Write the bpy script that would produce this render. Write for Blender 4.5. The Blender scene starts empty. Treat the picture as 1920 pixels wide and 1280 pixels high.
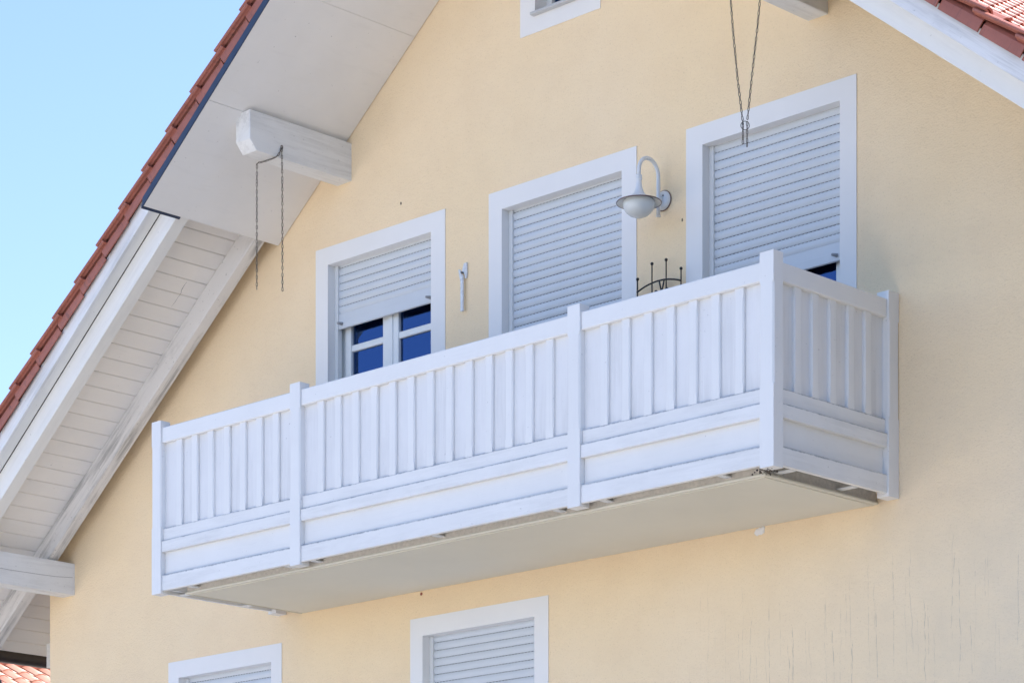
import bpy, bmesh, math, random
from mathutils import Vector, Matrix
random.seed(7)
SC = bpy.context.scene
COL = SC.collection
R = math.radians

# ------------------------------------------------------------------ camera
cd = bpy.data.cameras.new("camera"); cam = bpy.data.objects.new("camera", cd); COL.objects.link(cam)
cam.location = (12.15, -12.87, 1.6)
cam.rotation_euler = (R(90), 0, R(44.354))
cd.sensor_width = 36.0; cd.lens = 95.42; cd.shift_y = 0.738
cd.clip_start = 0.1; cd.clip_end = 3000
SC.camera = cam

# ------------------------------------------------------------------ sky, sun, exposure
SUN = Vector((0.40, 0.62, 0.80)).normalized()
world = bpy.data.worlds.new("World"); SC.world = world; world.use_nodes = True
wn = world.node_tree
sky = wn.nodes.new("ShaderNodeTexSky"); sky.sky_type = 'NISHITA'; sky.sun_disc = False
sky.sun_elevation = math.asin(SUN.z); sky.sun_rotation = math.atan2(SUN.x, SUN.y)
sky.air_density = 1.0; sky.dust_density = 1.0; sky.ozone_density = 1.3
tint = wn.nodes.new("ShaderNodeMix"); tint.data_type = 'RGBA'; tint.blend_type = 'MULTIPLY'; tint.inputs[0].default_value = 1.0
tint.inputs[7].default_value = (.905, .935, 1.10, 1)          # cool daylight white balance
wn.links.new(sky.outputs[0], tint.inputs[6]); wn.links.new(tint.outputs[2], wn.nodes["Background"].inputs[0])
wn.nodes["Background"].inputs[1].default_value = 0.11
sl = bpy.data.lights.new("sun", 'SUN'); sl.energy = 5.0; sl.angle = R(0.53); sl.color = (1.0, 0.96, 0.91)
so = bpy.data.objects.new("sun", sl); COL.objects.link(so)
so.location = (0, 0, 30); so.rotation_euler = SUN.to_track_quat('Z', 'Y').to_euler()
vs = SC.view_settings
vs.view_transform = 'Standard'; vs.look = 'None'; vs.gamma = 1.0; vs.use_curve_mapping = False
vs.exposure = 1.53
SC.cycles.max_bounces = 10; SC.cycles.diffuse_bounces = 6

# ------------------------------------------------------------------ materials
class NT:
    def __init__(s, name):
        s.m = bpy.data.materials.new(name); s.m.use_nodes = True
        s.t = s.m.node_tree; s.n = s.t.nodes; s.b = s.n["Principled BSDF"]; s.out = s.n["Material Output"]
    def node(s, typ, **kw):
        x = s.n.new(typ)
        for k, v in kw.items(): setattr(x, k, v)
        return x
    def link(s, a, b): s.t.links.new(a, b)
    def val(s, inp, v):
        if hasattr(v, "is_linked") or isinstance(v, bpy.types.NodeSocket): s.link(v, inp)
        else: inp.default_value = v
    def coord(s, scale=(1, 1, 1), kind="Object", rand=False):
        tc = s.node("ShaderNodeTexCoord"); mp = s.node("ShaderNodeMapping")
        s.link(tc.outputs[kind], mp.inputs[0]); mp.inputs[3].default_value = scale
        if rand:
            oi = s.node("ShaderNodeObjectInfo"); vm = s.node("ShaderNodeVectorMath", operation='SCALE')
            cx = s.node("ShaderNodeCombineXYZ")
            for i in range(3): s.link(oi.outputs["Random"], cx.inputs[i])
            s.link(cx.outputs[0], vm.inputs[0]); vm.inputs[3].default_value = 37.0
            s.link(vm.outputs[0], mp.inputs[1])
        return mp.outputs[0]
    def noise(s, vec, scale, detail=4, rough=0.55, dist=0.0):
        x = s.node("ShaderNodeTexNoise"); s.link(vec, x.inputs["Vector"])
        x.inputs["Scale"].default_value = scale; x.inputs["Detail"].default_value = detail
        x.inputs["Roughness"].default_value = rough; x.inputs["Distortion"].default_value = dist
        return x.outputs["Fac"]
    def ramp(s, f, a, b, lo=0.0, hi=1.0):
        x = s.node("ShaderNodeMapRange"); s.link(f, x.inputs[0])
        for i, v in zip((1, 2, 3, 4), (a, b, lo, hi)): x.inputs[i].default_value = v
        return x.outputs[0]
    def math(s, op, a, b=0.0, c=None):
        x = s.node("ShaderNodeMath", operation=op); s.val(x.inputs[0], a); s.val(x.inputs[1], b)
        if c is not None: s.val(x.inputs[2], c)
        return x.outputs[0]
    def mix(s, f, a, b):
        x = s.node("ShaderNodeMix", data_type='RGBA'); s.val(x.inputs[0], f)
        for i, v in ((6, a), (7, b)):
            if isinstance(v, tuple): x.inputs[i].default_value = (*v, 1)
            else: s.link(v, x.inputs[i])
        return x.outputs[2]
    def bump(s, h, strength=0.3, dist=0.01):
        x = s.node("ShaderNodeBump"); s.link(h, x.inputs["Height"])
        x.inputs["Strength"].default_value = strength; x.inputs["Distance"].default_value = dist
        s.link(x.outputs[0], s.b.inputs["Normal"])
    def base(s, c, rough=0.6, spec=0.4):
        if isinstance(c, tuple): s.b.inputs["Base Color"].default_value = (*c, 1)
        else: s.link(c, s.b.inputs["Base Color"])
        s.b.inputs["Roughness"].default_value = rough
        s.b.inputs["Specular IOR Level"].default_value = spec
    def sep(s, vec):
        x = s.node("ShaderNodeSeparateXYZ"); s.link(vec, x.inputs[0]); return x.outputs

def simple(name, col, rough=0.5, metal=0.0, spec=0.5, var=0.0, scale=8.0):
    k = NT(name)
    if var:
        f = k.noise(k.coord(rand=True), scale, 5)
        k.base(k.mix(k.ramp(f, .3, .7), tuple(c * (1 - var) for c in col), tuple(min(1, c * (1 + var)) for c in col)), rough, spec)
    else: k.base(col, rough, spec)
    k.b.inputs["Metallic"].default_value = metal
    return k.m

def painted_wood(name, col, stretch, dirt=0.35, grime_top=False, weather=0.0, dirtcol=(.22, .22, .22), bump=.25, speck=.735):
    """opaque paint over wood: faint grain along the stretched axis, specks, grime on upper ledges"""
    k = NT(name)
    v = k.coord(stretch, rand=True); g = k.noise(v, 60, 5, .6)
    v2 = k.coord(rand=True); big = k.noise(v2, 2.2, 4, .6)
    c = k.mix(k.ramp(big, .35, .7), tuple(x * .95 for x in col), col)
    c = k.mix(k.ramp(g, .56, .78, 0, .16), c, tuple(x * .72 for x in col))
    sp = k.noise(v2, 46, 2, .5)
    c = k.mix(k.ramp(sp, speck, speck + .05, 0, dirt), c, dirtcol)
    if weather:
        ws = tuple(max(.25, s * 1.6) if s < 1 else s for s in stretch)
        w = k.noise(k.coord(ws, rand=True), 5, 6, .65); w2 = k.noise(k.coord(stretch, rand=True), 26, 5, .7)
        f = k.math('MULTIPLY', k.ramp(w, .44, .60), k.ramp(w2, .40, .58))
        c = k.mix(k.math('MULTIPLY', f, weather), c, (.30, .30, .29))
    if grime_top:
        gz = k.sep(k.coord(kind="Generated"))[2]
        n = k.noise(k.coord((1, 1, .5), rand=True), 22, 6, .75); n2 = k.noise(v2, 1.7, 3, .6)
        edge = k.math('ADD', gz, k.ramp(n, .3, .8, -.05, .06))
        f = k.math('MULTIPLY', k.ramp(edge, .89, 1.02), k.ramp(n2, .32, .52, .40, 1))
        c = k.mix(f, c, (.10, .13, .17))
    k.base(c, .52, .35)
    k.bump(k.math('ADD', k.math('MULTIPLY', g, .6), k.math('MULTIPLY', sp, .4)), bump, .003)
    return k.m

def plaster():
    k = NT("cream_plaster")
    v = k.coord()
    fine = k.noise(v, 95, 4, .6); mid = k.noise(v, 38, 3, .6); big = k.noise(v, .55, 4, .55); blot = k.noise(v, 3.2, 5, .6)
    c = k.mix(k.ramp(big, .35, .65), (.90, .715, .46), (.90, .73, .50))
    c = k.mix(k.ramp(blot, .45, .7, 0, .35), c, (.83, .645, .42))
    c = k.mix(k.ramp(fine, .57, .70, 0, .42), c, (.60, .46, .30))  # dark specks: shade in the plaster pits, put into the colour
    # rain streaks: thin broken vertical runs low on the right of the wall, one at most per strip of wall
    xyz = k.sep(v)
    fs = []
    for w_, off, z0_, zr_, th in ((.105, 0.0, 4.20, .62, .0036), (.17, 7.3, 4.05, .85, .0044), (.23, 3.1, 4.35, .50, .0034)):
        wob = k.math('MULTIPLY', k.math('SUBTRACT', k.noise(k.coord((.6, .0, 1)), 1.2 + off * .2, 3), .5), .11)
        u = k.math('ADD', k.math('DIVIDE', k.math('ADD', xyz[0], wob), w_), off); cid = k.math('FLOOR', u)
        def rnd(o):
            wn_ = k.node("ShaderNodeTexWhiteNoise", noise_dimensions='1D'); k.link(k.math('ADD', cid, o), wn_.inputs["W"]); return wn_.outputs["Value"]
        cen = k.math('ADD', k.math('MULTIPLY', rnd(.1), .6), .2)
        d = k.math('MULTIPLY', k.math('ABSOLUTE', k.math('SUBTRACT', k.math('FRACT', u), cen)), w_)
        line = k.ramp(d, th, th * .35)
        top = k.math('ADD', k.math('MULTIPLY', rnd(.37), zr_), z0_); ln = k.math('ADD', k.math('MULTIPLY', rnd(.71), .55), .12)
        dz = k.math('SUBTRACT', top, xyz[2])
        ext = k.math('MULTIPLY', k.ramp(dz, 0, .03), k.ramp(k.math('SUBTRACT', dz, ln), .08, 0))
        fs.append(k.math('MULTIPLY', k.math('MULTIPLY', line, ext), k.math('ADD', k.math('MULTIPLY', rnd(.9), .7), .3)))
    f = k.math('MAXIMUM', k.math('MAXIMUM', fs[0], fs[1]), fs[2])
    br = k.noise(k.coord((8, 1, 1)), 16, 3, .7)
    reg = k.ramp(xyz[0], .9, 2.0)
    f = k.math('MULTIPLY', k.math('MULTIPLY', f, k.ramp(br, .44, .54)), k.math('MULTIPLY', reg, .42))
    c = k.mix(f, c, (.17, .15, .13))
    # weathered greyer lower right part
    c = k.mix(k.math('MULTIPLY', k.math('MULTIPLY', k.ramp(xyz[0], 1.2, 4.2), k.ramp(xyz[2], 6.8, 4.2)), k.ramp(blot, .2, .7, .12, .45)), c, (.58, .57, .50))
    k.base(c, .92, .15)
    h = k.math('ADD', k.math('MULTIPLY', fine, .7), k.math('MULTIPLY', mid, .6))
    k.bump(h, .8, .008)
    return k.m

def slot_strip():
    """hinge strip between two shutter slats, pierced by short ventilation slots"""
    k = NT("shutter_hinge_strip")
    x = k.sep(k.coord())[0]
    fr = k.math('FRACT', k.math('MULTIPLY', x, 1 / .030))
    f = k.ramp(fr, .60, .66)
    k.base(k.mix(f, (.04, .043, .05), (.50, .53, .56)), .6, .3)
    return k.m

def glass(name, tint=(.12, .23, .52)):
    k = NT(name)
    g = k.node("ShaderNodeBsdfGlossy"); g.inputs[0].default_value = (*tint, 1); g.inputs[1].default_value = .015
    t = k.node("ShaderNodeBsdfTransparent"); t.inputs[0].default_value = (.55, .62, .68, 1)
    lw = k.node("ShaderNodeLayerWeight"); lw.inputs[0].default_value = .5
    nz = k.noise(k.coord(), 1.3, 2); bp = k.node("ShaderNodeBump"); k.link(nz, bp.inputs["Height"]); bp.inputs["Strength"].default_value = .05; bp.inputs["Distance"].default_value = .02
    k.link(bp.outputs[0], g.inputs["Normal"])
    mx = k.node("ShaderNodeMixShader"); k.link(k.ramp(lw.outputs["Fresnel"], 0, 1, .22, 1), mx.inputs[0])
    k.link(t.outputs[0], mx.inputs[1]); k.link(g.outputs[0], mx.inputs[2]); k.link(mx.outputs[0], k.out.inputs[0])
    return k.m

def terracotta(name, col):
    k = NT(name)
    v = k.coord(rand=True); a = k.noise(v, 7, 5, .6); b = k.noise(v, 70, 3, .6); v3 = k.noise(k.coord((6, 1, 1), rand=True), 5, 5, .65)
    oi = k.node("ShaderNodeObjectInfo")
    c = k.mix(k.ramp(a, .3, .7), tuple(x * .78 for x in col), col)
    c = k.mix(k.ramp(oi.outputs["Random"], 0, 1, 0, .35), c, tuple(x * .62 for x in col))
    c = k.mix(k.ramp(v3, .56, .72, 0, .55), c, (.10, .06, .05))
    c = k.mix(k.ramp(b, .62, .74, 0, .5), c, (.14, .09, .075))
    k.base(c, .5, .5); k.bump(b, .35, .003)
    return k.m

M = {}
W_ = (.80, .80, .785)
M['paint_x'] = painted_wood("white_paint_along", W_, (.06, 1, 1))
M['paint_grime'] = painted_wood("white_paint_grimy_ledge", W_, (.06, 1, 1), grime_top=True, weather=.16)
M['paint_z'] = painted_wood("white_paint_upright", W_, (1, 1, .06))
M['board_z'] = painted_wood("white_paint_weathered_upright", (.78, .78, .775), (1, 1, .05), dirt=.4, weather=.13)
M['rafter'] = painted_wood("white_rafter_paint", (.82, .815, .78), (.05, 1, 1), weather=.10, speck=.72)
M['verge'] = painted_wood("verge_board_paint", (.80, .80, .79), (.05, 1, 1), weather=.35, speck=.72)
M['rafter_worn'] = painted_wood("worn_rafter_paint", (.79, .775, .75), (.05, 1, 1), weather=.75, speck=.68)
M['purlin'] = painted_wood("white_purlin_paint", (.78, .79, .78), (1, .05, 1), weather=.26, speck=.69, dirtcol=(.12, .17, .18))
M['soffit'] = painted_wood("soffit_board_paint", (.88, .845, .79), (1, .05, 1), weather=.0, speck=.735, dirt=.5)
M['panel'] = painted_wood("soffit_panel_paint", (.84, .83, .805), (.3, .06, 1), speck=.74, dirt=.5, bump=.12)
M['plaster'] = plaster()
M['surround'] = simple("white_plaster_band", (.80, .80, .79), .85, var=.015, scale=3)
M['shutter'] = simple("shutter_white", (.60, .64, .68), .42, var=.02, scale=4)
M['slot'] = slot_strip()
M['guide'] = simple("guide_rail_white", (.72, .74, .74), .4)
M['pvc'] = simple("window_frame_white", (.78, .80, .79), .35)
M['pane'] = glass("coated_window_glass")
M['room'] = simple("dark_room", (.06, .05, .045), .9)
M['peg'] = simple("grey_stop_peg", (.30, .31, .33), .4)
M['rubber'] = simple("grey_rubber", (.13, .14, .15), .5)
M['black_iron'] = simple("black_iron", (.012, .012, .013), .45)
M['chain'] = simple("dull_steel_chain", (.12, .105, .09), .6, metal=.3, var=.4, scale=60)
M['strip'] = simple("dark_blue_grey_metal", (.020, .035, .075), .45, var=.2)
M['lamp'] = simple("white_enamel", (.70, .73, .75), .3, var=.02)
M['lamp_under'] = simple("brown_enamel_edge", (.16, .11, .10), .5)
M['tile'] = terracotta("terracotta", (.43, .145, .095))
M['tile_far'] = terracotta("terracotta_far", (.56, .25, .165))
M['gutter'] = simple("dark_brown_gutter", (.035, .024, .020), .4, var=.2)
M['sill'] = simple("aluminium_sill", (.55, .56, .57), .4, metal=.5)
M['bracket'] = simple("chipped_white_metal", (.68, .71, .74), .45, var=.15, scale=60)
M['deck'] = simple("roof_deck", (.10, .085, .07), .9)
k = NT("concrete_edge"); v = k.coord(); f = k.noise(v, 40, 5, .7); k.base(k.mix(k.ramp(f, .35, .65), (.54, .51, .45), (.66, .62, .55)), .9, .2); k.bump(f, .6, .006); M['concrete'] = k.m
k = NT("balcony_ceiling_paint"); f = k.noise(k.coord(), 1.2, 5, .6); s_ = k.noise(k.coord(), 30, 3); k.base(k.mix(k.ramp(f, .3, .7), (.67, .64, .54), (.72, .69, .585)), .85, .2); k.bump(s_, .15, .003); M['slab'] = k.m
k = NT("milk_glass"); k.base((.70, .74, .74), .12, .5); k.b.inputs["Subsurface Weight"].default_value = .3; k.b.inputs["Subsurface Radius"].default_value = (.05, .05, .05); M['milk'] = k.m
k = NT("asphalt"); v = k.coord(); a = k.noise(v, .3, 4); b = k.noise(v, 9, 5); c = k.mix(k.ramp(a, .4, .6), (.060, .060, .062), (.075, .075, .078)); k.base(k.mix(k.ramp(b, .3, .7, 0, .5), c, (.04, .04, .042)), .95, .1); M['asphalt'] = k.m
k = NT("pale_bounce_yard"); v = k.coord(); a = k.noise(v, .08, 4); b = k.noise(v, 3, 5); c = k.mix(k.ramp(a, .45, .55), (.56, .515, .455), (.63, .575, .505)); k.base(k.mix(k.ramp(b, .3, .7, 0, .4), c, (.50, .45, .39)), .95, .1); M['ground'] = k.m  # pale tone of the added yard sheet, picked for its bounce light
M['render_far'] = simple("far_house_render", (.62, .56, .46), .9, var=.05, scale=1)

# ------------------------------------------------------------------ mesh helpers
WM = {}
def reg(o, mw, parent):
    o.matrix_world = mw; WM[o] = mw.copy()
    if parent is not None:
        o.parent = parent; o.matrix_parent_inverse = WM[parent].inverted(); o.matrix_basis = mw
    COL.objects.link(o)
    return o
def tag(o, label=None, cat=None, group=None, kind=None):
    for k_, v_ in (("label", label), ("category", cat), ("group", group), ("kind", kind)):
        if v_: o[k_] = v_
    return o
def empty(name, loc, label, cat, group=None):
    return tag(reg(bpy.data.objects.new(name, None), Matrix.Translation(loc), None), label, cat, group)
def obj(name, me, parent=None, mw=Matrix.Identity(4)):
    return reg(bpy.data.objects.new(name, me), mw, parent)
def mesh(name, verts, faces, mats, smooth=False, mi=None, bevel=0.0):
    me = bpy.data.meshes.new(name)
    bm = bmesh.new()
    vs_ = [bm.verts.new(v) for v in verts]
    for i, f in enumerate(faces):
        try:
            fc = bm.faces.new([vs_[j] for j in f])
            if mi: fc.material_index = mi[i]
        except ValueError: pass
    bmesh.ops.recalc_face_normals(bm, faces=bm.faces)
    if bevel:
        bmesh.ops.bevel(bm, geom=[e for e in bm.edges if e.is_manifold and e.calc_face_angle(0) > .5], offset=bevel, segments=1, affect='EDGES', profile=.5)
    for f in bm.faces: f.smooth = smooth
    bm.to_mesh(me); bm.free()
    for m in (mats if isinstance(mats, (list, tuple)) else [mats]): me.materials.append(m)
    return me
BF = [(0, 1, 3, 2), (4, 6, 7, 5), (0, 4, 5, 1), (2, 3, 7, 6), (0, 2, 6, 4), (1, 5, 7, 3)]
def bverts(x0, x1, y0, y1, z0, z1): return [(x, y, z) for x in (x0, x1) for y in (y0, y1) for z in (z0, z1)]
def box(name, x0, x1, y0, y1, z0, z1, mat, parent=None, bevel=0.0):
    """box with its origin at its centre"""
    c = Vector(((x0 + x1) / 2, (y0 + y1) / 2, (z0 + z1) / 2))
    a, b, d = abs(x1 - x0) / 2, abs(y1 - y0) / 2, abs(z1 - z0) / 2
    return obj(name, mesh(name, bverts(-a, a, -b, b, -d, d), BF, mat, bevel=bevel), parent, Matrix.Translation(c))
def tube(path, rad, n=8, closed=False, cap=True):
    """verts, faces of a swept tube; rad a number or list"""
    P = [Vector(p) for p in path]; V = []; F = []; m = len(P)
    rr = rad if isinstance(rad, (list, tuple)) else [rad] * m
    prev = None
    for i, p in enumerate(P):
        if closed: d = P[(i + 1) % m] - P[i - 1]
        else: d = P[min(i + 1, m - 1)] - P[max(i - 1, 0)]
        d.normalize()
        if prev is None: a = d.orthogonal().normalized()
        else:
            a = prev - d * prev.dot(d); a = a.normalized() if a.length > 1e-6 else d.orthogonal().normalized()
        prev = a; b = d.cross(a)
        for j in range(n):
            t = 2 * math.pi * j / n
            V.append(p + (a * math.cos(t) + b * math.sin(t)) * rr[i])
    for i in range(m if closed else m - 1):
        for j in range(n):
            i2 = (i + 1) % m
            F.append((i * n + j, i * n + (j + 1) % n, i2 * n + (j + 1) % n, i2 * n + j))
    if cap and not closed: F += [tuple(range(n)), tuple(range((m - 1) * n, m * n))]
    return V, F
def lathe(prof, n=32):
    """profile (radius, z) about z"""
    V = []; F = []
    for r, z in prof:
        for j in range(n):
            t = 2 * math.pi * j / n; V.append((r * math.cos(t), r * math.sin(t), z))
    for i in range(len(prof) - 1):
        for j in range(n): F.append((i * n + j, i * n + (j + 1) % n, (i + 1) * n + (j + 1) % n, (i + 1) * n + j))
    return V, F
def sphere(c, r, n=10, m=6):
    pr = [(r * math.sin(math.pi * i / m) + 1e-5, -r * math.cos(math.pi * i / m)) for i in range(m + 1)]
    V, F = lathe(pr, n); return [Vector(v) + Vector(c) for v in V], F
def join(parts):
    V = []; F = []
    for v, f in parts:
        o = len(V); V += [tuple(x) for x in v]; F += [tuple(j + o for j in q) for q in f]
    return V, F

# ------------------------------------------------------------------ setting: ground
g = obj("ground", mesh("ground", [(-700, -700, 0), (700, -700, 0), (700, 700, 0), (-700, 700, 0)], [(0, 1, 2, 3)], M['asphalt']))
tag(g, kind="structure")
tag(obj("bounce_yard", mesh("bounce_yard", [(-24, -34, .004), (5.6, -34, .004), (5.6, .3, .004), (-24, .3, .004)], [(0, 1, 2, 3)], M['ground'])), kind="structure")  # unseen pale sheet, added and sized to bounce light onto the undersides

# ------------------------------------------------------------------ house
HX = 5.572; T = math.tan(R(38)); YB = 11.0
house = empty("house", (0, 0, 0), "cream plastered gabled house with white trim, red tiled roof and roller shutters", "house")

# openings: x0, x1, z0, z1 of the clear opening, then surround outer x0, x1, z0, z1
OPEN = {
 'w1': (-2.256, -1.202, 6.24, 7.508, -2.385, -1.064, 6.12, 7.634),
 'w2': (-.523, .550, 5.30, 7.508, -.645, .676, 5.24, 7.634),
 'w3': (1.224, 2.290, 5.30, 7.508, 1.091, 2.413, 5.24, 7.634),
 'lw': (-1.285, -.222, 3.42, 4.763, -1.407, -.096, 3.30, 4.888),
 'ml': (-3.941, -2.874, 3.42, 4.763, -4.063, -2.757, 3.30, 4.888),
 'tw': (-.216, .229, 8.718, 9.20, -.352, .365, 8.596, 9.30),
}
def gable_wall():
    xs = sorted({-HX, HX, *[v for o in OPEN.values() for v in o[:2]]}); zs = sorted({0, 10.15, *[v for o in OPEN.values() for v in o[2:4]]})
    bm = bmesh.new(); vm = {}
    def V(x, z):
        if (x, z) not in vm: vm[(x, z)] = bm.verts.new((x, 0, z))
        return vm[(x, z)]
    for a, b in zip(xs, xs[1:]):
        for c, d in zip(zs, zs[1:]):
            mx, mz = (a + b) / 2, (c + d) / 2
            if any(o[0] < mx < o[1] and o[2] < mz < o[3] for o in OPEN.values()): continue
            bm.faces.new([V(a, c), V(b, c), V(b, d), V(a, d)])
    for s in (-1, 1):
        bmesh.ops.bisect_plane(bm, geom=bm.verts[:] + bm.edges[:] + bm.faces[:], plane_co=(0, 0, 10.16), plane_no=(s * T, 0, 1), clear_outer=True)
    me = bpy.data.meshes.new("gable_wall"); bm.to_mesh(me); bm.free(); me.materials.append(M['plaster']); return me
obj("gable_wall", gable_wall(), house)
ze = 10.16 - T * HX
for s in (-1, 1):
    obj("side_wall", mesh("side_wall", [(s * HX, 0, 0), (s * HX, YB, 0), (s * HX, YB, ze), (s * HX, 0, ze)], [(0, 1, 2, 3)], M['plaster']), house)
obj("back_wall", mesh("back_wall", [(-HX, YB, 0), (HX, YB, 0), (HX, YB, ze), (0, YB, 10.16), (-HX, YB, ze)], [(0, 1, 2, 3, 4)], M['plaster']), house)

# ---- roof
def sp(side, ax, y, z0): return Vector((side * ax, y, z0 - T * ax))
def frame(side, ax, y, z0):
    c, s = math.cos(R(38)), math.sin(R(38))
    X = Vector((side * c, 0, -s)); Z = Vector((side * s, 0, c)); Y = Z.cross(X); o = sp(side, ax, y, z0)
    return Matrix(((X.x, Y.x, Z.x, o.x), (X.y, Y.y, Z.y, o.y), (X.z, Y.z, Z.z, o.z), (0, 0, 0, 1)))
def slope_box(name, side, a, b, y0, y1, zl, zh, mat, parent, bevel=0.0):
    fr = frame(side, (a + b) / 2, (y0 + y1) / 2, (zl + zh) / 2); inv = fr.inverted()
    V = [inv @ sp(side, ax, y, z) for ax in (a, b) for y in (y0, y1) for z in (zl, zh)]
    return obj(name, mesh(name, V, BF, mat, bevel=bevel), parent, fr)
EAVE = 6.305
zt0, zt1 = 10.196, 10.262
dv = []
for y in (-1.03, YB + .3):
    for z in (zt0, zt1):
        dv += [(-EAVE, y, z - T * EAVE), (0, y, z), (EAVE, y, z - T * EAVE)]
roof = obj("roof", mesh("roof", dv, [(0, 1, 4, 3), (1, 2, 5, 4), (6, 9, 10, 7), (7, 10, 11, 8), (0, 6, 7, 1), (1, 7, 8, 2), (3, 4, 10, 9), (4, 5, 11, 10), (0, 3, 9, 6), (2, 8, 11, 5)], M['deck']), house)
tag(roof, "red clay tiled roof with white rafters and boarded soffit")
PANEL_X = 2.792
for side in (-1, 1):
    zb = 9.962 if side < 0 else 10.008
    slope_box("rafter", side, .06, EAVE - .02, -.215, -.118, zb, 10.17, M['rafter_worn'] if side < 0 else M['rafter'], roof, .004)
    slope_box("rafter", side, .06, EAVE - .02, -.922, -.818, zb, 10.17, M['rafter'], roof, .004)
    slope_box("verge_soffit_board", side, .02, EAVE, -1.003, -.929, 10.168, 10.19, M['rafter'], roof)
    slope_box("verge_board", side, .02, EAVE + .01, -1.034, -1.010, 10.152, 10.300, M['verge'], roof, .002)
# tongue and groove boards under the left slope
pitch = .1058; k0 = 4.094
i = -12
while True:
    a = k0 + i * pitch; b = min(a + pitch, EAVE); i += 1
    if a > EAVE - .03: break
    if b < PANEL_X - .05: continue
    slope_box("soffit_board", -1, a + .0030, b - .0030, -.88, YB + .2 if b > HX else -.001, 10.17, 10.192, M['soffit'], roof, .0025)
V, F = tube([(-3.365, -.386, 7.541), (-3.395, -.391, 7.517), (-3.425, -.389, 7.494), (-3.450, -.377, 7.474), (-3.480, -.380, 7.451), (-3.509, -.379, 7.428), (-3.550, -.386, 7.396)], [.0004, .0012, .0016, .0010, .0007, .0009, .0003], 4)
obj("paint_crack", mesh("paint_crack", V, F, M['rubber']), roof)
# flat panels that close the upper part of the overhang
for side in (-1, 1):
    for a, b in ((.01, 1.36), (1.363, 2.084)) + (((2.0885, PANEL_X),) if side < 0 else ()):
        slope_box("soffit_panel", side, a, b, -1.232, -.006, 9.942, 9.958, M['panel'], roof)
    px_ = PANEL_X if side < 0 else 2.084
    slope_box("edge_strip", side, .01, px_ + .004, -1.240, -1.233, 9.940, 10.000, M['strip'], roof)
    slope_box("edge_strip", side, px_ + .001, px_ + .016, -1.240, -.905, 9.940, 9.962, M['strip'], roof)

# ---- roof tiles
COURSE = .264 / math.cos(R(38)); TL = COURSE + .075
def shell(outer, th, length, lift, nose=0.012):
    """extrude a (y, z) profile along x; lower end lifted so it laps the next tile"""
    n = len(outer); V = []
    nrm = []
    for i in range(n):
        a = Vector(outer[max(i - 1, 0)]); b = Vector(outer[min(i + 1, n - 1)]); d = (b - a).normalized(); nrm.append(Vector((-d.y, d.x)))
    sgn = 1 if nrm[n // 2].y > 0 else -1
    inner = [Vector(p) - q * th * sgn for p, q in zip(outer, nrm)]
    for x, dz in ((0.0, 0.0), (length, lift)):
        V += [(x, p[0], p[1] + dz) for p in outer] + [(x, p[0], p[1] + dz) for p in inner]
    F = []
    for i in range(n - 1):
        F += [(i, i + 1, 2 * n + i + 1, 2 * n + i), (n + i, 3 * n + i, 3 * n + i + 1, n + i + 1), (i, n + i, n + i + 1, i + 1), (2 * n + i, 2 * n + i + 1, 3 * n + i + 1, 3 * n + i)]
    F += [(0, 2 * n, 3 * n, n), (n - 1, 2 * n - 1, 4 * n - 1, 3 * n - 1)]
    return V, F
VP = [(.002, .006), (.014, .012), (.028, .014), (.037, .021), (.037, .031), (.026, .038), (.006, .040), (-.016, .035), (-.045, .012), (-.085, .004), (-.115, .010), (-.150, .034), (-.175, .038), (-.205, .022), (-.230, .006)]
PW = .215
PP = [(PW * i / 16, .020 + .017 * math.sin(2 * math.pi * (i / 8) - 1.4)) for i in range(19)]
def verge_tile(s):
    a = shell([(s * y, z) for y, z in VP], .011, TL, .034)
    lo, hi = TL - COURSE + .012, TL - .001          # hanging flap, hollowed under the rolled rim, with a slot to the next tile
    prof = [(.004, -.064), (.005, -.040), (.004, -.018), (-.008, -.004), (-.026, .006), (-.034, .020)]; n = len(prof); V = []
    for x, o, db, dt in ((lo, -.004, .000, .014), (hi, .007, .004, .034)):
        for th in (0, -.009):
            V += [(x, s * (y + o + th), z + db + (dt - db) * (z + .064) / .084) for y, z in prof]
    f = []
    for q in range(n - 1):
        f += [(q, q + 1, 2 * n + q + 1, 2 * n + q), (n + q, 3 * n + q, 3 * n + q + 1, n + q + 1), (q, n + q, n + q + 1, q + 1), (2 * n + q, 2 * n + q + 1, 3 * n + q + 1, 3 * n + q)]
    f += [(0, 2 * n, 3 * n, n), (n - 1, 2 * n - 1, 4 * n - 1, 3 * n - 1)]
    return mesh("verge_tile", *join([a, (V, f)]), M['tile'])
vt = {s: verge_tile(s) for s in (1, -1)}
pt = {s: mesh("roof_tile", *shell([(s * a, b) for a, b in PP], .010, TL, .026), M['tile'], smooth=True) for s in (1, -1)}
YV = -1.060; ZT = 10.350
NR = int(EAVE / .264) + 1
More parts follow.
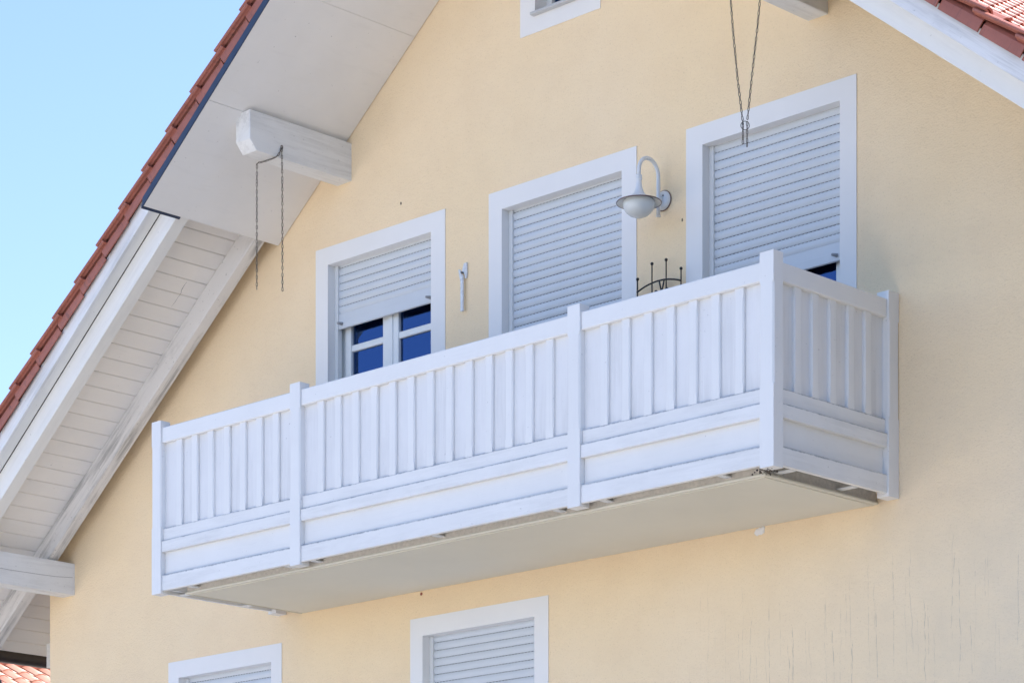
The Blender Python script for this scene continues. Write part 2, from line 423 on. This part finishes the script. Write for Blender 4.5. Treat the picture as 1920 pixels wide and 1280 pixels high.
for side in (-1, 1):
    loc = 1 if side < 0 else -1            # local y that points outward (towards -y)
    offs = 1.896 - .264 * 7 if side < 0 else 3.773 - .264 * 14
    rows = [offs + .264 * r for r in range(-1, 30) if .05 < offs + .264 * r < EAVE + .06]
    for ax in rows:                        # ax = lower end of the tile
        up = ax - TL * math.cos(R(38))
        jit = random.uniform(-.0035, .0035)
        obj("verge_tile", vt[loc], roof, frame(side, up + jit, YV + random.uniform(-.003, .003), ZT - .004))
    if side > 0:
        cols = 9
        for ax in rows:
            if ax < 2.4: continue
            up = ax - TL * math.cos(R(38))
            for c_ in range(cols):
                obj("roof_tile", pt[1], roof, frame(side, up + random.uniform(-.002, .002), YV + .222 + c_ * PW, ZT - .004))
    # the rest of the tiling, far from the gable edge or out of sight, as one mesh
    PV, PF = shell([(a, b) for a, b in PP], .010, TL, .026); parts = []
    for ax in rows:
        up = ax - TL * math.cos(R(38))
        for c_ in range(int((YB + 1.2) / PW) - 1):
            if side > 0 and ax >= 2.4 and c_ < 9: continue
            fr = frame(side, up, YV + .222 + c_ * PW, ZT - .004)
            if side < 0: fr = fr @ Matrix.Scale(-1, 4, (0, 1, 0))
            parts.append(([fr @ Vector(v) for v in PV], PF))
    tag(obj("tile_field", mesh("tile_field", *join(parts), M['tile'], smooth=True), roof), kind="stuff")
V, F = tube([(0, -1.09, 10.40), (0, YB + .3, 10.40)], .11, 14)
obj("ridge_cap", mesh("ridge_cap", V, F, M['tile'], smooth=True), roof)

# ---- purlins
def purlin(x1, ztop, zbot, w, yend, name="purlin"):
    """beam through the wall, lower front corner cut off"""
    x0 = x1 - w; ch = .067
    pr = [(.35, zbot), (.35, ztop), (yend, ztop), (yend, zbot + ch + .003), (yend + ch * .9, zbot)]
    c = Vector(((x0 + x1) / 2, -.45, (ztop + zbot) / 2))
    V = [Vector((x, y, z)) - c for x in (x0, x1) for y, z in pr]; n = len(pr)
    F = [tuple(range(n)), tuple(range(n, 2 * n))] + [(i, (i + 1) % n, n + (i + 1) % n, n + i) for i in range(n)]
    return obj(name, mesh(name, V, F, M['purlin'], bevel=.004), house, Matrix.Translation(c))
tag(purlin(-2.013, 8.312, 8.045, .150, -.931), "white beam end with peeling paint, chain hung from it")
purlin(2.198, 8.312, 8.045, .150, -.931)
lp = purlin(-5.248, 5.802, 5.553, .150, -.931)
purlin(5.398, 5.802, 5.553, .150, -.931)
# drying crack along the lower left beam
V, F = tube([(-5.2478, -.93, 5.675), (-5.2478, -.62, 5.668), (-5.2478, -.33, 5.672), (-5.2478, -.18, 5.676), (-5.2478, -.02, 5.690)], .0016, 4)
obj("drying_crack", mesh("drying_crack", V, F, M['rubber']), lp, Matrix.Identity(4))

# ---- eaves: gutter, downpipe, wall plate
def gutter(xc, zc, r, y0, y1):
    prof = [(r * math.cos(math.pi * i / 12), -r * math.sin(math.pi * i / 12)) for i in range(13)]
    V = []; n = 13
    for y in (y0, y1):
        for rr in (1.0, .95): V += [(xc + a * rr, y, zc + b * rr) for a, b in prof]
    F = []
    for i in range(n - 1):
        F += [(i, i + 1, 2 * n + i + 1, 2 * n + i), (n + i, 3 * n + i, 3 * n + i + 1, n + i + 1), (i, n + i, n + i + 1, i + 1), (2 * n + i, 2 * n + i + 1, 3 * n + i + 1, 3 * n + i)]
    F += [(0, 2 * n, 3 * n, n), (n - 1, 2 * n - 1, 4 * n - 1, 3 * n - 1), tuple(range(n))]
    return V, F
for s in (-1, 1):
    gt = obj("gutter", mesh("gutter", *gutter(s * 6.395, 5.262, .095, -1.05, YB), M['gutter'], smooth=True), house)
    V, F = tube([(s * 6.40, .03, 5.20), (s * 6.40, .03, 5.05), (s * 6.36, .06, 4.95), (s * 5.75, .12, 4.45), (s * 5.67, .12, 4.30), (s * 5.67, .12, .05)], .045, 12)
    obj("downpipe", mesh("downpipe", V, F, M['gutter'], smooth=True), house)
# light wall plate end seen past the corner
V = [(x, y, z) for x in (-5.66, -5.576) for y, z in ((.03, 5.03), (.03, 5.22), (1.2, 5.22), (1.2, 5.03))]
obj("wall_plate", mesh("wall_plate", V, [(0, 1, 2, 3), (4, 5, 6, 7), (0, 1, 5, 4), (1, 2, 6, 5), (2, 3, 7, 6), (3, 0, 4, 7)], M['concrete']), house)

# ---- windows
SY = .075      # plane of the roller shutters
def surround(o):
    x0, x1, z0, z1, X0, X1, Z0, Z1 = o
    p = -.006; dep = .20
    V = []; F = []
    ring = lambda y, a, b, c, d: [(a, y, c), (b, y, c), (b, y, d), (a, y, d)]
    V += ring(p, X0, X1, Z0, Z1) + ring(p, x0, x1, z0, z1) + ring(dep, x0, x1, z0, z1) + ring(.004, X0, X1, Z0, Z1)
    for a, b in ((0, 4), (4, 8), (12, 0)):
        for i in range(4): F.append((a + i, a + (i + 1) % 4, b + (i + 1) % 4, b + i))
    return V, F
def slat_mesh(w, h):
    """one shutter slat: bowed face over a set-back pierced hinge strip"""
    nk = .0044; n = 7; pr = [(.006, 0), (.006, -nk)]
    for i in range(n):
        t = i / (n - 1); pr.append((.004 - .0105 * math.sin(math.pi * (.06 + .88 * t)), -nk - (h - nk) * t))
    pr.append((.006, -h))
    V = [(x, y, z) for x in (-w / 2, w / 2) for y, z in pr]; m = len(pr)
    F = [(i, i + 1, m + i + 1, m + i) for i in range(m - 1)]
    return mesh("slat", V, F, [M['shutter'], M['slot']], mi=[1] + [0] * (m - 2))
def window(name, key, first, bottom, label, door=False, pins=True):
    o = OPEN[key]; x0, x1, z0, z1 = o[:4]
    win = tag(obj(name, mesh(name, *surround(o), M['surround']), house), label)
    gw = .036
    for s, xe in ((1, x0), (-1, x1)):
        box("guide_rail", xe + s * .0005, xe + s * gw, SY - .018, SY + .022, z0 + .02, z1 - .0005, M['guide'], win, .002)
    xa, xb = x0 + gw - .006, x1 - gw + .006; w = xb - xa; xc = (xa + xb) / 2
    H = .0546; sm = slat_mesh(w, H)
    z = first
    up = first + H
    obj("slat", sm, win, Matrix.Translation((xc, SY, up)))
    endh = .098 if bottom is not None else 0
    lim = (bottom + endh) if bottom is not None else z0 + .03
    while z - H > lim - .02:
        obj("slat", sm, win, Matrix.Translation((xc + random.uniform(-.001, .001), SY + random.uniform(-.0012, .0012), z))); z -= H
    if bottom is not None:
        es = box("end_slat", xa, xb, SY - .007, SY + .006, bottom, z - .003, M['shutter'], win, .002)
        box("end_slat_lip", xa, xb, SY - .012, SY - .0072, bottom + .002, bottom + (z - bottom) * .46, M['shutter'], es, .0015)
        if pins:
            for xp in (xa + .045, xb - .045):
                V, F = tube([(xp, SY - .008, bottom + .034), (xp - .003, SY - .030, bottom + .033), (xp - .004, SY - .052, bottom + .031)], [.012, .010, .0085], 10)
                obj("stop_peg", mesh("stop_peg", V, F, M['peg'], smooth=True), win)
    # casements behind the shutter
    fy0, fy1 = .115, .185
    def fr(n, a, b, c, d, ya=fy0, yb=fy1, m=M['pvc'], bv=.004): return box(n, a, b, ya, yb, c, d, m, win, bv)
    FW = .060; SW = .058; xm = (x0 + x1) / 2
    fr("frame", x0, x0 + FW, z0, z1, .13, .20); fr("frame", x1 - FW, x1, z0, z1, .13, .20)
    fr("frame", x0 + FW, x1 - FW, z1 - FW, z1 - .001, .131, .20); fr("frame", x0 + FW, x1 - FW, z0 + .001, z0 + FW, .131, .20)
    for a, b in ((x0 + .052, xm - .016), (xm + .016, x1 - .052)):
        fr("casement", a, a + SW, z0 + .05, z1 - .05); fr("casement", b - SW - .012, b, z0 + .05, z1 - .05)
        fr("casement", a + SW, b - SW, z1 - .05 - SW, z1 - .05, fy0 + .001); fr("casement", a + SW, b - SW, z0 + .05, z0 + .05 + SW, fy0 + .001)
        for zz in ((6.917,) if not door else (6.30, 6.90)):
            if z0 < zz < z1: fr("glazing_bar", a + SW, b - SW - .012, zz - .023, zz + .023, .121, .165)
        fr("pane", a + SW - .005, b - SW - .007, z0 + .10, z1 - .10, .140, .152, M['pane'], 0)
    fr("meeting_stile", xm - .022, xm + .022, z0 + .05, z1 - .05, .106, .132)
    return win
window("window", 'w1', 7.4955, 7.056, "small upper window with its shutter half lowered over blue glass")
window("balcony_door", 'w2', 7.497, None, "balcony door with its shutter fully lowered", door=True)
window("balcony_door", 'w3', 7.468, 6.588, "balcony door with its shutter nearly lowered", door=True)
window("window", 'lw', 4.722, None, "shuttered window directly under the balcony")
window("window", 'ml', 4.730, None, "shuttered window beside the balcony's lower left end")
# small attic window
o = OPEN['tw']
aw = tag(obj("window", mesh("window", *surround(o), M['surround']), house), "small attic window with metal sill")
box("sill", o[0] - .012, o[1] + .012, -.045, .10, o[2] - .014, o[2] + .004, M['sill'], aw, .002)
for a, b, c, d in ((o[0], o[0] + .05, o[2] + .004, o[3]), (o[1] - .05, o[1], o[2] + .004, o[3]), (o[0] + .05, o[1] - .05, o[2] + .004, o[2] + .055), (o[0] + .05, o[1] - .05, o[3] - .05, o[3])):
    box("frame", a, b, .10, .17, c, d, M['pvc'], aw, .004)
box("pane", o[0] + .045, o[1] - .045, .13, .142, o[2] + .05, o[3] - .045, M['pane'], aw)

# ---- balcony slab
ZB = 5.072
sb = tag(obj("balcony_slab", mesh("balcony_slab", bverts(-2.545, 2.553, -1.043, .05, ZB + .016, 5.25), BF, M['concrete']), house), "concrete balcony slab with smooth painted underside")
obj("underside_panel", mesh("underside_panel", bverts(-2.56, 2.57, -1.052, .0, ZB, ZB + .0155), BF, M['slab'], bevel=.004), sb)
fr_ = []
for a in ((-2.560, -2.553), ): pass
for (x0, x1, y0, y1) in ((-2.535, 2.545, -1.026, -1.018), (-2.535, -2.527, -1.018, -.01), (2.537, 2.545, -1.018, -.01)):
    box("edge_bead", x0, x1, y0, y1, ZB - .005, ZB + .001, M['slab'], sb)
for x in (-2.43, -1.42, -1.16, -.02, 1.02, 1.40, 2.30):
    box("bracket", x - .022, x + .022, -1.115, -1.02, 5.100, 5.107, M['guide'], sb)
for y in (-.93, -.36):
    box("bracket", 2.545, 2.675, y - .022, y + .022, 5.100, 5.107, M['guide'], sb)
    box("bracket", -2.745, -2.535, y - .022, y + .022, 5.100, 5.107, M['guide'], sb)

# small marks on the wall
def blob(name, c, r, mat, n=9, seed=1, flat=.35):
    rnd = random.Random(seed); V, F = sphere((0, 0, 0), 1, 12, 7)
    V = [Vector((v.x * r[0], v.y * r[1] * flat, v.z * r[2])) * rnd.uniform(.75, 1.2) for v in V]
    return obj(name, mesh(name, V, F, mat, smooth=True), house, Matrix.Translation(c))
rq = random.Random(11); FV = []; parts = []
for q in range(9):
    cx, cz, rr = rq.uniform(-.045, .045), rq.uniform(-.012, .012), rq.uniform(.010, .022)
    v_, f_ = sphere((0, 0, 0), 1, 10, 6); parts.append(([Vector((cx + p.x * rr * 1.3 * rq.uniform(.85, 1.15), p.y * .006, 5.043 + cz + cx * .22 + p.z * rr * rq.uniform(.85, 1.15))) + Vector((1.666, 0, 0)) for p in v_], f_))
obj("filler_patch", mesh("filler_patch", *join(parts), M['surround'], smooth=True), house)
blob("drill_hole", (-1.505, -.001, 7.772), (.006, .01, .010), M['deck'], seed=2)
blob("drill_hole", (1.055, -.001, 7.080), (.004, .01, .010), M['deck'], seed=3)
blob("wasp_nest", (-1.30, -.004, 5.052), (.010, .02, .010), M['tile'], seed=8)

# ------------------------------------------------------------------ balcony railing
rail = empty("balcony_railing", (-.037, -1.1, 5.084), "white painted wooden balcony railing of boards, battens and square posts", "railing")
ZP0, ZP1 = 5.084, 6.276
def chamfered_bar(name, w, d, h, ch, lo, hi, mat, cap=0.0):
    """upright bar, centred in x, front at y=-d..0; its two front edges are chamfered between heights lo and hi"""
    def ring(z, c):
        c = max(c, .002)
        return [(-w / 2, 0, z), (-w / 2, -d + c, z), (-w / 2 + c, -d, z), (w / 2 - c, -d, z), (w / 2, -d + c, z), (w / 2, 0, z)]
    rings = [(0, 0), (lo, 0), (lo + .012, ch), (hi - .012, ch), (hi, 0), (h, 0)]
    V = []; F = []
    for z, c in rings: V += ring(z, c)
    for i in range(len(rings) - 1):
        for j in range(6): F.append((i * 6 + j, i * 6 + (j + 1) % 6, (i + 1) * 6 + (j + 1) % 6, (i + 1) * 6 + j))
    F.append((0, 1, 2, 3, 4, 5))
    b = (len(rings) - 1) * 6
    if cap:                                            # low bevelled top
        V += [(x * (1 - .24), -d / 2 + (y + d / 2) * (1 - .24), z + cap) for x, y, z in V[b:b + 6]]
        for j in range(6): F.append((b + j, b + (j + 1) % 6, b + 6 + (j + 1) % 6, b + 6 + j))
        b += 6
    F.append(tuple(range(b, b + 6)))
    return mesh(name, V, F, mat)
post_m = chamfered_bar("post", .100, .084, ZP1 - ZP0, .009, ZP1 - ZP0 - .74, ZP1 - ZP0 - .165, M['paint_z'], .004)
batt_m = chamfered_bar("batten", .062, .019, .592, .007, .05, .545, M['paint_z'])
YF = -1.161; XR = 2.719; XL = -2.793
def post(x, y, rz=0.0): obj("post", post_m, rail, Matrix.Translation((x, y, ZP0)) @ Matrix.Rotation(rz, 4, 'Z'))
for xc in (XL + .05, -1.288, 1.209, XR - .05): post(xc, YF + .084)
post(XR - .084, -.052, R(90)); post(XL + .084, -.052, R(-90))
def section(A, B, out, n, seed):
    """railing section from A to B (x, y at the plane of the post faces); out is the outward direction"""
    A = Vector((*A, 0)); B = Vector((*B, 0)); out = Vector((*out, 0)); L = (B - A).length; u = (B - A).normalized()
    mid = (A + B) / 2; base = Matrix(((u.x, -out.x, 0, mid.x), (u.y, -out.y, 0, mid.y), (0, 0, 1, 0), (0, 0, 0, 1)))
    rnd = random.Random(seed)
    def pl(nm, x0, x1, y0, y1, z0, z1, mat, bv=.003, tilt=0.0):
        c = Vector(((x0 + x1) / 2, (y0 + y1) / 2, (z0 + z1) / 2)); a, b, d = (x1 - x0) / 2, (y1 - y0) / 2, (z1 - z0) / 2
        obj(nm, mesh(nm, bverts(-a, a, -b, b, -d, d), BF, mat, bevel=bv), rail, base @ Matrix.Translation(c) @ Matrix.Rotation(tilt, 4, 'Y'))
    h = L / 2
    pl("top_rail", -h, h, .012, .072, 6.121, 6.228, M['paint_x'], .005)
    st = L / (n + 1)
    for i in range(n + 1):
        x0 = -h + i * st + (.0015 if i else -.01); x1 = -h + (i + 1) * st - (.0015 if i < n else -.01)
        pl("upright_board", x0, x1, .045 + rnd.uniform(-.001, .001), .063, 5.50, 6.15, M['board_z'], .002)
    for i in range(n):
        obj("batten", batt_m, rail, base @ Matrix.Translation((-h + (i + 1) * st + rnd.uniform(-.003, .003), .0445, 5.532 + rnd.uniform(-.003, .002))) @ Matrix.Rotation(rnd.uniform(-.004, .004), 4, 'Y'))
    pl("upper_plank", -h, h, .024, .044, 5.449, 5.535, M['paint_grime'])
    pl("ledge_plank", -h + .0005, h - .0005, .008, .046, 5.367, 5.4475, M['paint_grime'])
    pl("recessed_plank", -h, h, .040, .058, 5.19, 5.40, M['paint_x'])
    pl("bottom_plank", -h + .0005, h - .0005, .011, .039, 5.101, 5.210, M['paint_grime'])
    pl("backing_rail", -h, h, .064, .090, 5.42, 5.50, M['paint_x']); pl("backing_rail", -h, h, .060, .086, 5.12, 5.19, M['paint_x'])
section((XL + .10, YF), (-1.338, YF), (0, -1), 7, 1)
section((-1.238, YF), (1.159, YF), (0, -1), 13, 2)
section((1.259, YF), (XR - .10, YF), (0, -1), 7, 3)
section((XR, YF + .084), (XR, -.102), (1, 0), 5, 4)
section((XL, -.102), (XL, YF + .084), (-1, 0), 5, 5)
# insect webs and dirt caught under the corner post
parts = []
for i in range(60):
    c = (2.60 + random.gauss(0, .035), -1.085 + random.gauss(0, .025), 5.086 + random.uniform(-.012, .012)); parts.append(sphere(c, random.uniform(.003, .007), 5, 3))
tag(obj("dirt_clump", mesh("dirt_clump", *join(parts), M['deck']), rail), kind="stuff")

# ------------------------------------------------------------------ wall lamp
LX = .902
lamp = empty("wall_lamp", (LX, 0, 7.234), "white curved arm wall lamp with trumpet shade and milky globe", "lamp")
LM = lambda x, y, z: Matrix.Translation((LX + x, y, z))
V, F = lathe([(.0001, .030), (.035, .029), (.052, .022), (.060, .010), (.062, 0)], 28)
obj("base_plate", mesh("base_plate", V, F, M['lamp'], smooth=True), lamp, LM(0, 0, 7.234) @ Matrix.Rotation(R(90), 4, 'X'))
V, F = lathe([(.064, 0), (.066, .003), (.0655, .006), (.060, .008)], 28)
obj("plate_rim", mesh("plate_rim", V, F, M['lamp_under'], smooth=True), lamp, LM(0, 0, 7.234) @ Matrix.Rotation(R(90), 4, 'X'))
V, F = sphere((.020, -.030, .022), .006, 8, 5); obj("screw", mesh("screw", V, F, M['rubber']), lamp, LM(0, 0, 7.234))
arm = [(0, -.052, -.100), (0, -.052, 0), (0, -.052, .140)] + [(0, -.1435 + .0915 * math.cos(a), .140 + .0915 * math.sin(a)) for a in [math.pi * i / 14 for i in range(1, 14)]] + [(0, -.235, .140), (0, -.235, .085)]
V, F = tube(arm, .0125, 12); obj("arm", mesh("arm", V, F, M['lamp'], smooth=True), lamp, LM(0, 0, 7.234))
V, F = tube([(0, -.02, 0), (0, -.052, 0)], .016, 10); obj("arm_socket", mesh("arm_socket", V, F, M['lamp'], smooth=True), lamp, LM(0, 0, 7.234))
V, F = lathe([(.0001, 0), (.014, 0), (.016, .004), (.014, .010)], 14); obj("arm_end_cap", mesh("arm_end_cap", V, F, M['lamp'], smooth=True), lamp, LM(0, -.052, 7.122))
sh = [(.014, .175), (.020, .172), (.020, .162), (.017, .158), (.021, .153), (.021, .143), (.017, .139), (.018, .12), (.023, .09), (.031, .066), (.042, .048), (.054, .036), (.066, .030), (.100, .020), (.139, .004), (.142, 0), (.141, -.005), (.138, -.003), (.100, .012), (.070, .022), (.02, .03)]
V, F = lathe(sh, 40); nf = 40
mi = [1 if i // nf >= 14 else 0 for i in range(len(F))]
sd = obj("shade", mesh("shade", V, F, [M['lamp'], M['lamp_under']], smooth=True, mi=[(1 if 14 <= i // nf <= 16 else 0) for i in range(len(F))]), lamp, LM(0, -.235, 7.168))
gl = [(.0001, -.094), (.03, -.090), (.058, -.078), (.080, -.060), (.095, -.036), (.101, -.012), (.100, .006), (.09, .016)]
V, F = lathe(gl, 36); obj("globe", mesh("globe", V, F, M['milk'], smooth=True), lamp, LM(0, -.235, 7.168))

# ------------------------------------------------------------------ chains
def link_geo(L=.030, W=.0145, r=.0023):
    pts = []
    for i in range(12):
        a = 2 * math.pi * i / 12; x = math.cos(a) * (W / 2 - r); z = math.sin(a) * (W / 2 - r) + (1 if math.sin(a) >= 0 else -1) * (L - W) / 2
        pts.append((x, 0, z))
    return tube(pts, r, 5, closed=True)
LG = link_geo()
def chain_along(path, step=.0245):
    P = [Vector(p) for p in path]; parts = []; k_ = 0; carry = 0.0
    for a, b in zip(P, P[1:]):
        d = b - a; L = d.length; d.normalize(); s = carry
        q = d.to_track_quat('Z', 'X').to_matrix()
        while s < L:
            rot = Matrix.Rotation(R(90) * (k_ % 2) + R(25) + random.uniform(-.25, .25), 3, 'Z')
            parts.append(([a + d * s + q @ (rot @ Vector(v)) for v in LG[0]], LG[1])); k_ += 1; s += step
        carry = s - L
    return join(parts)
def ring_mesh(c, r, w, nrm=(0, 1, 0)):
    n = Vector(nrm).normalized(); a = n.orthogonal().normalized(); b = n.cross(a); c = Vector(c)
    return tube([c + (a * math.cos(2 * math.pi * i / 20) + b * math.sin(2 * math.pi * i / 20)) * r for i in range(20)], w, 6, closed=True)
ch1 = empty("chain", (-2.0, -.652, 8.115), "dark steel link chain looped round the beam end, two loose ends hanging free", "chain", "chains hanging from the roof beams")
V, F = chain_along([(-2.002, -.655, 8.100), (-2.002, -.651, 7.90), (-2.000, -.651, 7.135)]); obj("chain_length", mesh("chain_length", V, F, M['chain'], smooth=True), ch1)
V, F = chain_along([(-2.004, -.660, 8.108), (-2.004, -.668, 8.088), (-2.005, -.682, 8.062), (-2.010, -.700, 8.042), (-2.035, -.716, 8.031), (-2.075, -.727, 8.026), (-2.120, -.732, 8.026), (-2.155, -.733, 8.030), (-2.172, -.733, 8.026), (-2.174, -.733, 7.90), (-2.174, -.733, 7.172)])
obj("chain_length", mesh("chain_length", V, F, M['chain'], smooth=True), ch1)
V, F = tube([(-2.02, -.655, 8.128), (-1.998, -.656, 8.128), (-1.990, -.657, 8.118), (-1.992, -.657, 8.106), (-2.000, -.657, 8.104)], .0035, 6)
obj("hook", mesh("hook", V, F, M['chain'], smooth=True), ch1)
ch2 = empty("chain", (2.096, -.65, 8.04), "dark steel link chain in a narrow V, gathered by a ring before a shutter", "chain", "chains hanging from the roof beams")
for P in ([(2.190, -.65, 8.33), (2.207, -.65, 8.24), (2.208, -.65, 7.95), (2.190, -.65, 7.80), (2.152, -.65, 7.55), (2.112, -.65, 7.262)],
          [(2.055, -.65, 8.33), (2.030, -.65, 8.24), (1.988, -.65, 8.00), (2.005, -.65, 7.82), (2.041, -.65, 7.52), (2.080, -.65, 7.262)]):
    V, F = chain_along(P); obj("chain_length", mesh("chain_length", V, F, M['chain'], smooth=True), ch2)
for P in ([(2.080, -.65, 7.250), (2.080, -.65, 7.145)], [(2.111, -.65, 7.250), (2.111, -.65, 7.120)]):
    V, F = chain_along(P); obj("chain_length", mesh("chain_length", V, F, M['chain'], smooth=True), ch2)
V, F = ring_mesh((2.096, -.65, 7.243), .025, .0022, (.7, -.7, 0)); obj("ring", mesh("ring", V, F, M['chain'], smooth=True), ch2)

# ------------------------------------------------------------------ hinged bracket on the wall
hb = empty("wall_bracket", (-.87, 0, 7.21), "chipped white hinged metal arm hanging on the wall between window and balcony door", "bracket")
def plate(name, pts, y0, y1, mat, par):
    n = len(pts); V = [(x, y, z) for y in (y0, y1) for x, z in pts]
    F = [tuple(range(n)), tuple(range(n, 2 * n))] + [(i, (i + 1) % n, n + (i + 1) % n, n + i) for i in range(n)]
    return obj(name, mesh(name, V, F, mat, bevel=.0015), par)
plate("mounting_plate", [(-.875, 7.222), (-.848, 7.222), (-.846, 7.150), (-.852, 7.118), (-.866, 7.118), (-.868, 7.146), (-.888, 7.158), (-.893, 7.172)], -.014, -.0005, M['bracket'], hb)
plate("folding_arm", [(-.912, 7.185), (-.897, 7.180), (-.886, 7.150), (-.872, 7.140), (-.868, 7.10), (-.868, 6.92), (-.866, 6.897), (-.892, 6.897), (-.892, 7.10), (-.905, 7.145)], -.030, -.016, M['bracket'], hb)
V, F = tube([(-.880, -.034, 7.158), (-.880, -.002, 7.158)], .006, 10); obj("hinge_pin", mesh("hinge_pin", V, F, M['rubber']), hb)

# ------------------------------------------------------------------ iron rack on the balcony
ir = empty("iron_rack", (.907, -.05, 5.25), "black wrought iron rack with ball tipped rods and arched bar behind railing", "rack")
ry = -.05
for x, zt in ((.726, 6.768), (.847, 6.840), (.965, 6.840), (1.088, 6.760)):
    V, F = tube([(x, ry, 5.252), (x, ry, zt)], .0042, 8); rd = obj("rod", mesh("rod", V, F, M['black_iron'], smooth=True), ir)
    V, F = sphere((x, ry, zt), .0105, 12, 8); obj("ball_tip", mesh("ball_tip", V, F, M['black_iron'], smooth=True), rd)
arc = []
for i in range(15):
    t = -1 + 2 * i / 14; arc.append((.907 + .181 * t, ry - .006, 6.720 - .036 * t * t))
V, F = tube(arc, .0055, 8); obj("arched_bar", mesh("arched_bar", V, F, M['black_iron'], smooth=True), ir)
for z in (6.30, 5.45):
    V, F = tube([(.726, ry, z), (1.088, ry, z)], .005, 8); obj("cross_bar", mesh("cross_bar", V, F, M['black_iron'], smooth=True), ir)
for s in (-1, 1):
    pts = [(.935 + s * .022, ry - .008, 6.722), (.935 + s * .014, ry - .008, 6.69), (.935 + s * .004, ry - .008, 6.655), (.935 - s * .02, ry - .008, 6.60), (.935 + s * .06, ry - .008, 6.50), (.935 + s * .03, ry - .008, 6.40), (.935, ry - .006, 6.30)]
    V, F = tube(pts, .005, 8); obj("scroll", mesh("scroll", V, F, M['black_iron'], smooth=True), ir)
    V, F = sphere((.935 + s * .045, ry - .01, 6.652), .012, 10, 6); obj("scroll_end", mesh("scroll_end", V, F, M['black_iron'], smooth=True), ir)

# ------------------------------------------------------------------ neighbouring house seen past the corner
NX, NY = -21.4, 11.5; NRZ = 8.02; NT_ = math.tan(R(26))
nb = empty("neighbour_house", (NX, NY, 0), "neighbouring house with sunlit orange tiled roof beyond the corner", "house")
nb_ze = NRZ - NT_ * 5.5
V = [(NX + a, NY + b, z) for b in (-4, 12) for a, z in ((-5, 0), (5, 0), (5, nb_ze + .15), (0, NRZ - .15), (-5, nb_ze + .15))]
obj("wall", mesh("wall", V, [(0, 1, 2, 3, 4), (5, 6, 7, 8, 9), (0, 5, 6, 1), (1, 6, 7, 2), (4, 3, 8, 9), (0, 4, 9, 5), (2, 7, 8, 3)], M['render_far']), nb)
V = [(NX + a, NY + b, NRZ + dz - NT_ * abs(a)) for b in (-4.5, 12.5) for dz in (-.12, 0) for a in (-5.6, 0, 5.6)]
nroof = obj("roof", mesh("roof", V, [(0, 1, 4, 3), (1, 2, 5, 4), (6, 9, 10, 7), (7, 10, 11, 8), (0, 6, 7, 1), (1, 7, 8, 2), (3, 4, 10, 9), (4, 5, 11, 10), (0, 3, 9, 6), (2, 8, 11, 5)], M['deck']), nb)
NP = [(.30 * i / 10, .030 + .024 * math.sin(2 * math.pi * i / 10 - 1.2)) for i in range(12)]
ntm = mesh("roof_tile", *shell(NP, .012, .42, .02), M['tile_far'], smooth=True)
c26, s26 = math.cos(R(26)), math.sin(R(26))
for r_ in range(7):
    for c_ in range(22):
        u = .04 + r_ * .35
        fr = Matrix(((c26, 0, s26, NX + u * c26), (0, 1, 0, NY - 3.6 + c_ * .30), (-s26, 0, c26, NRZ + .004 - u * s26), (0, 0, 0, 1)))
        obj("roof_tile", ntm, nroof, fr)
V, F = tube([(NX, NY - 4.5, NRZ + .04), (NX, NY + 12.5, NRZ + .04)], .09, 12); obj("ridge_cap", mesh("ridge_cap", V, F, M['tile_far'], smooth=True), nroof)
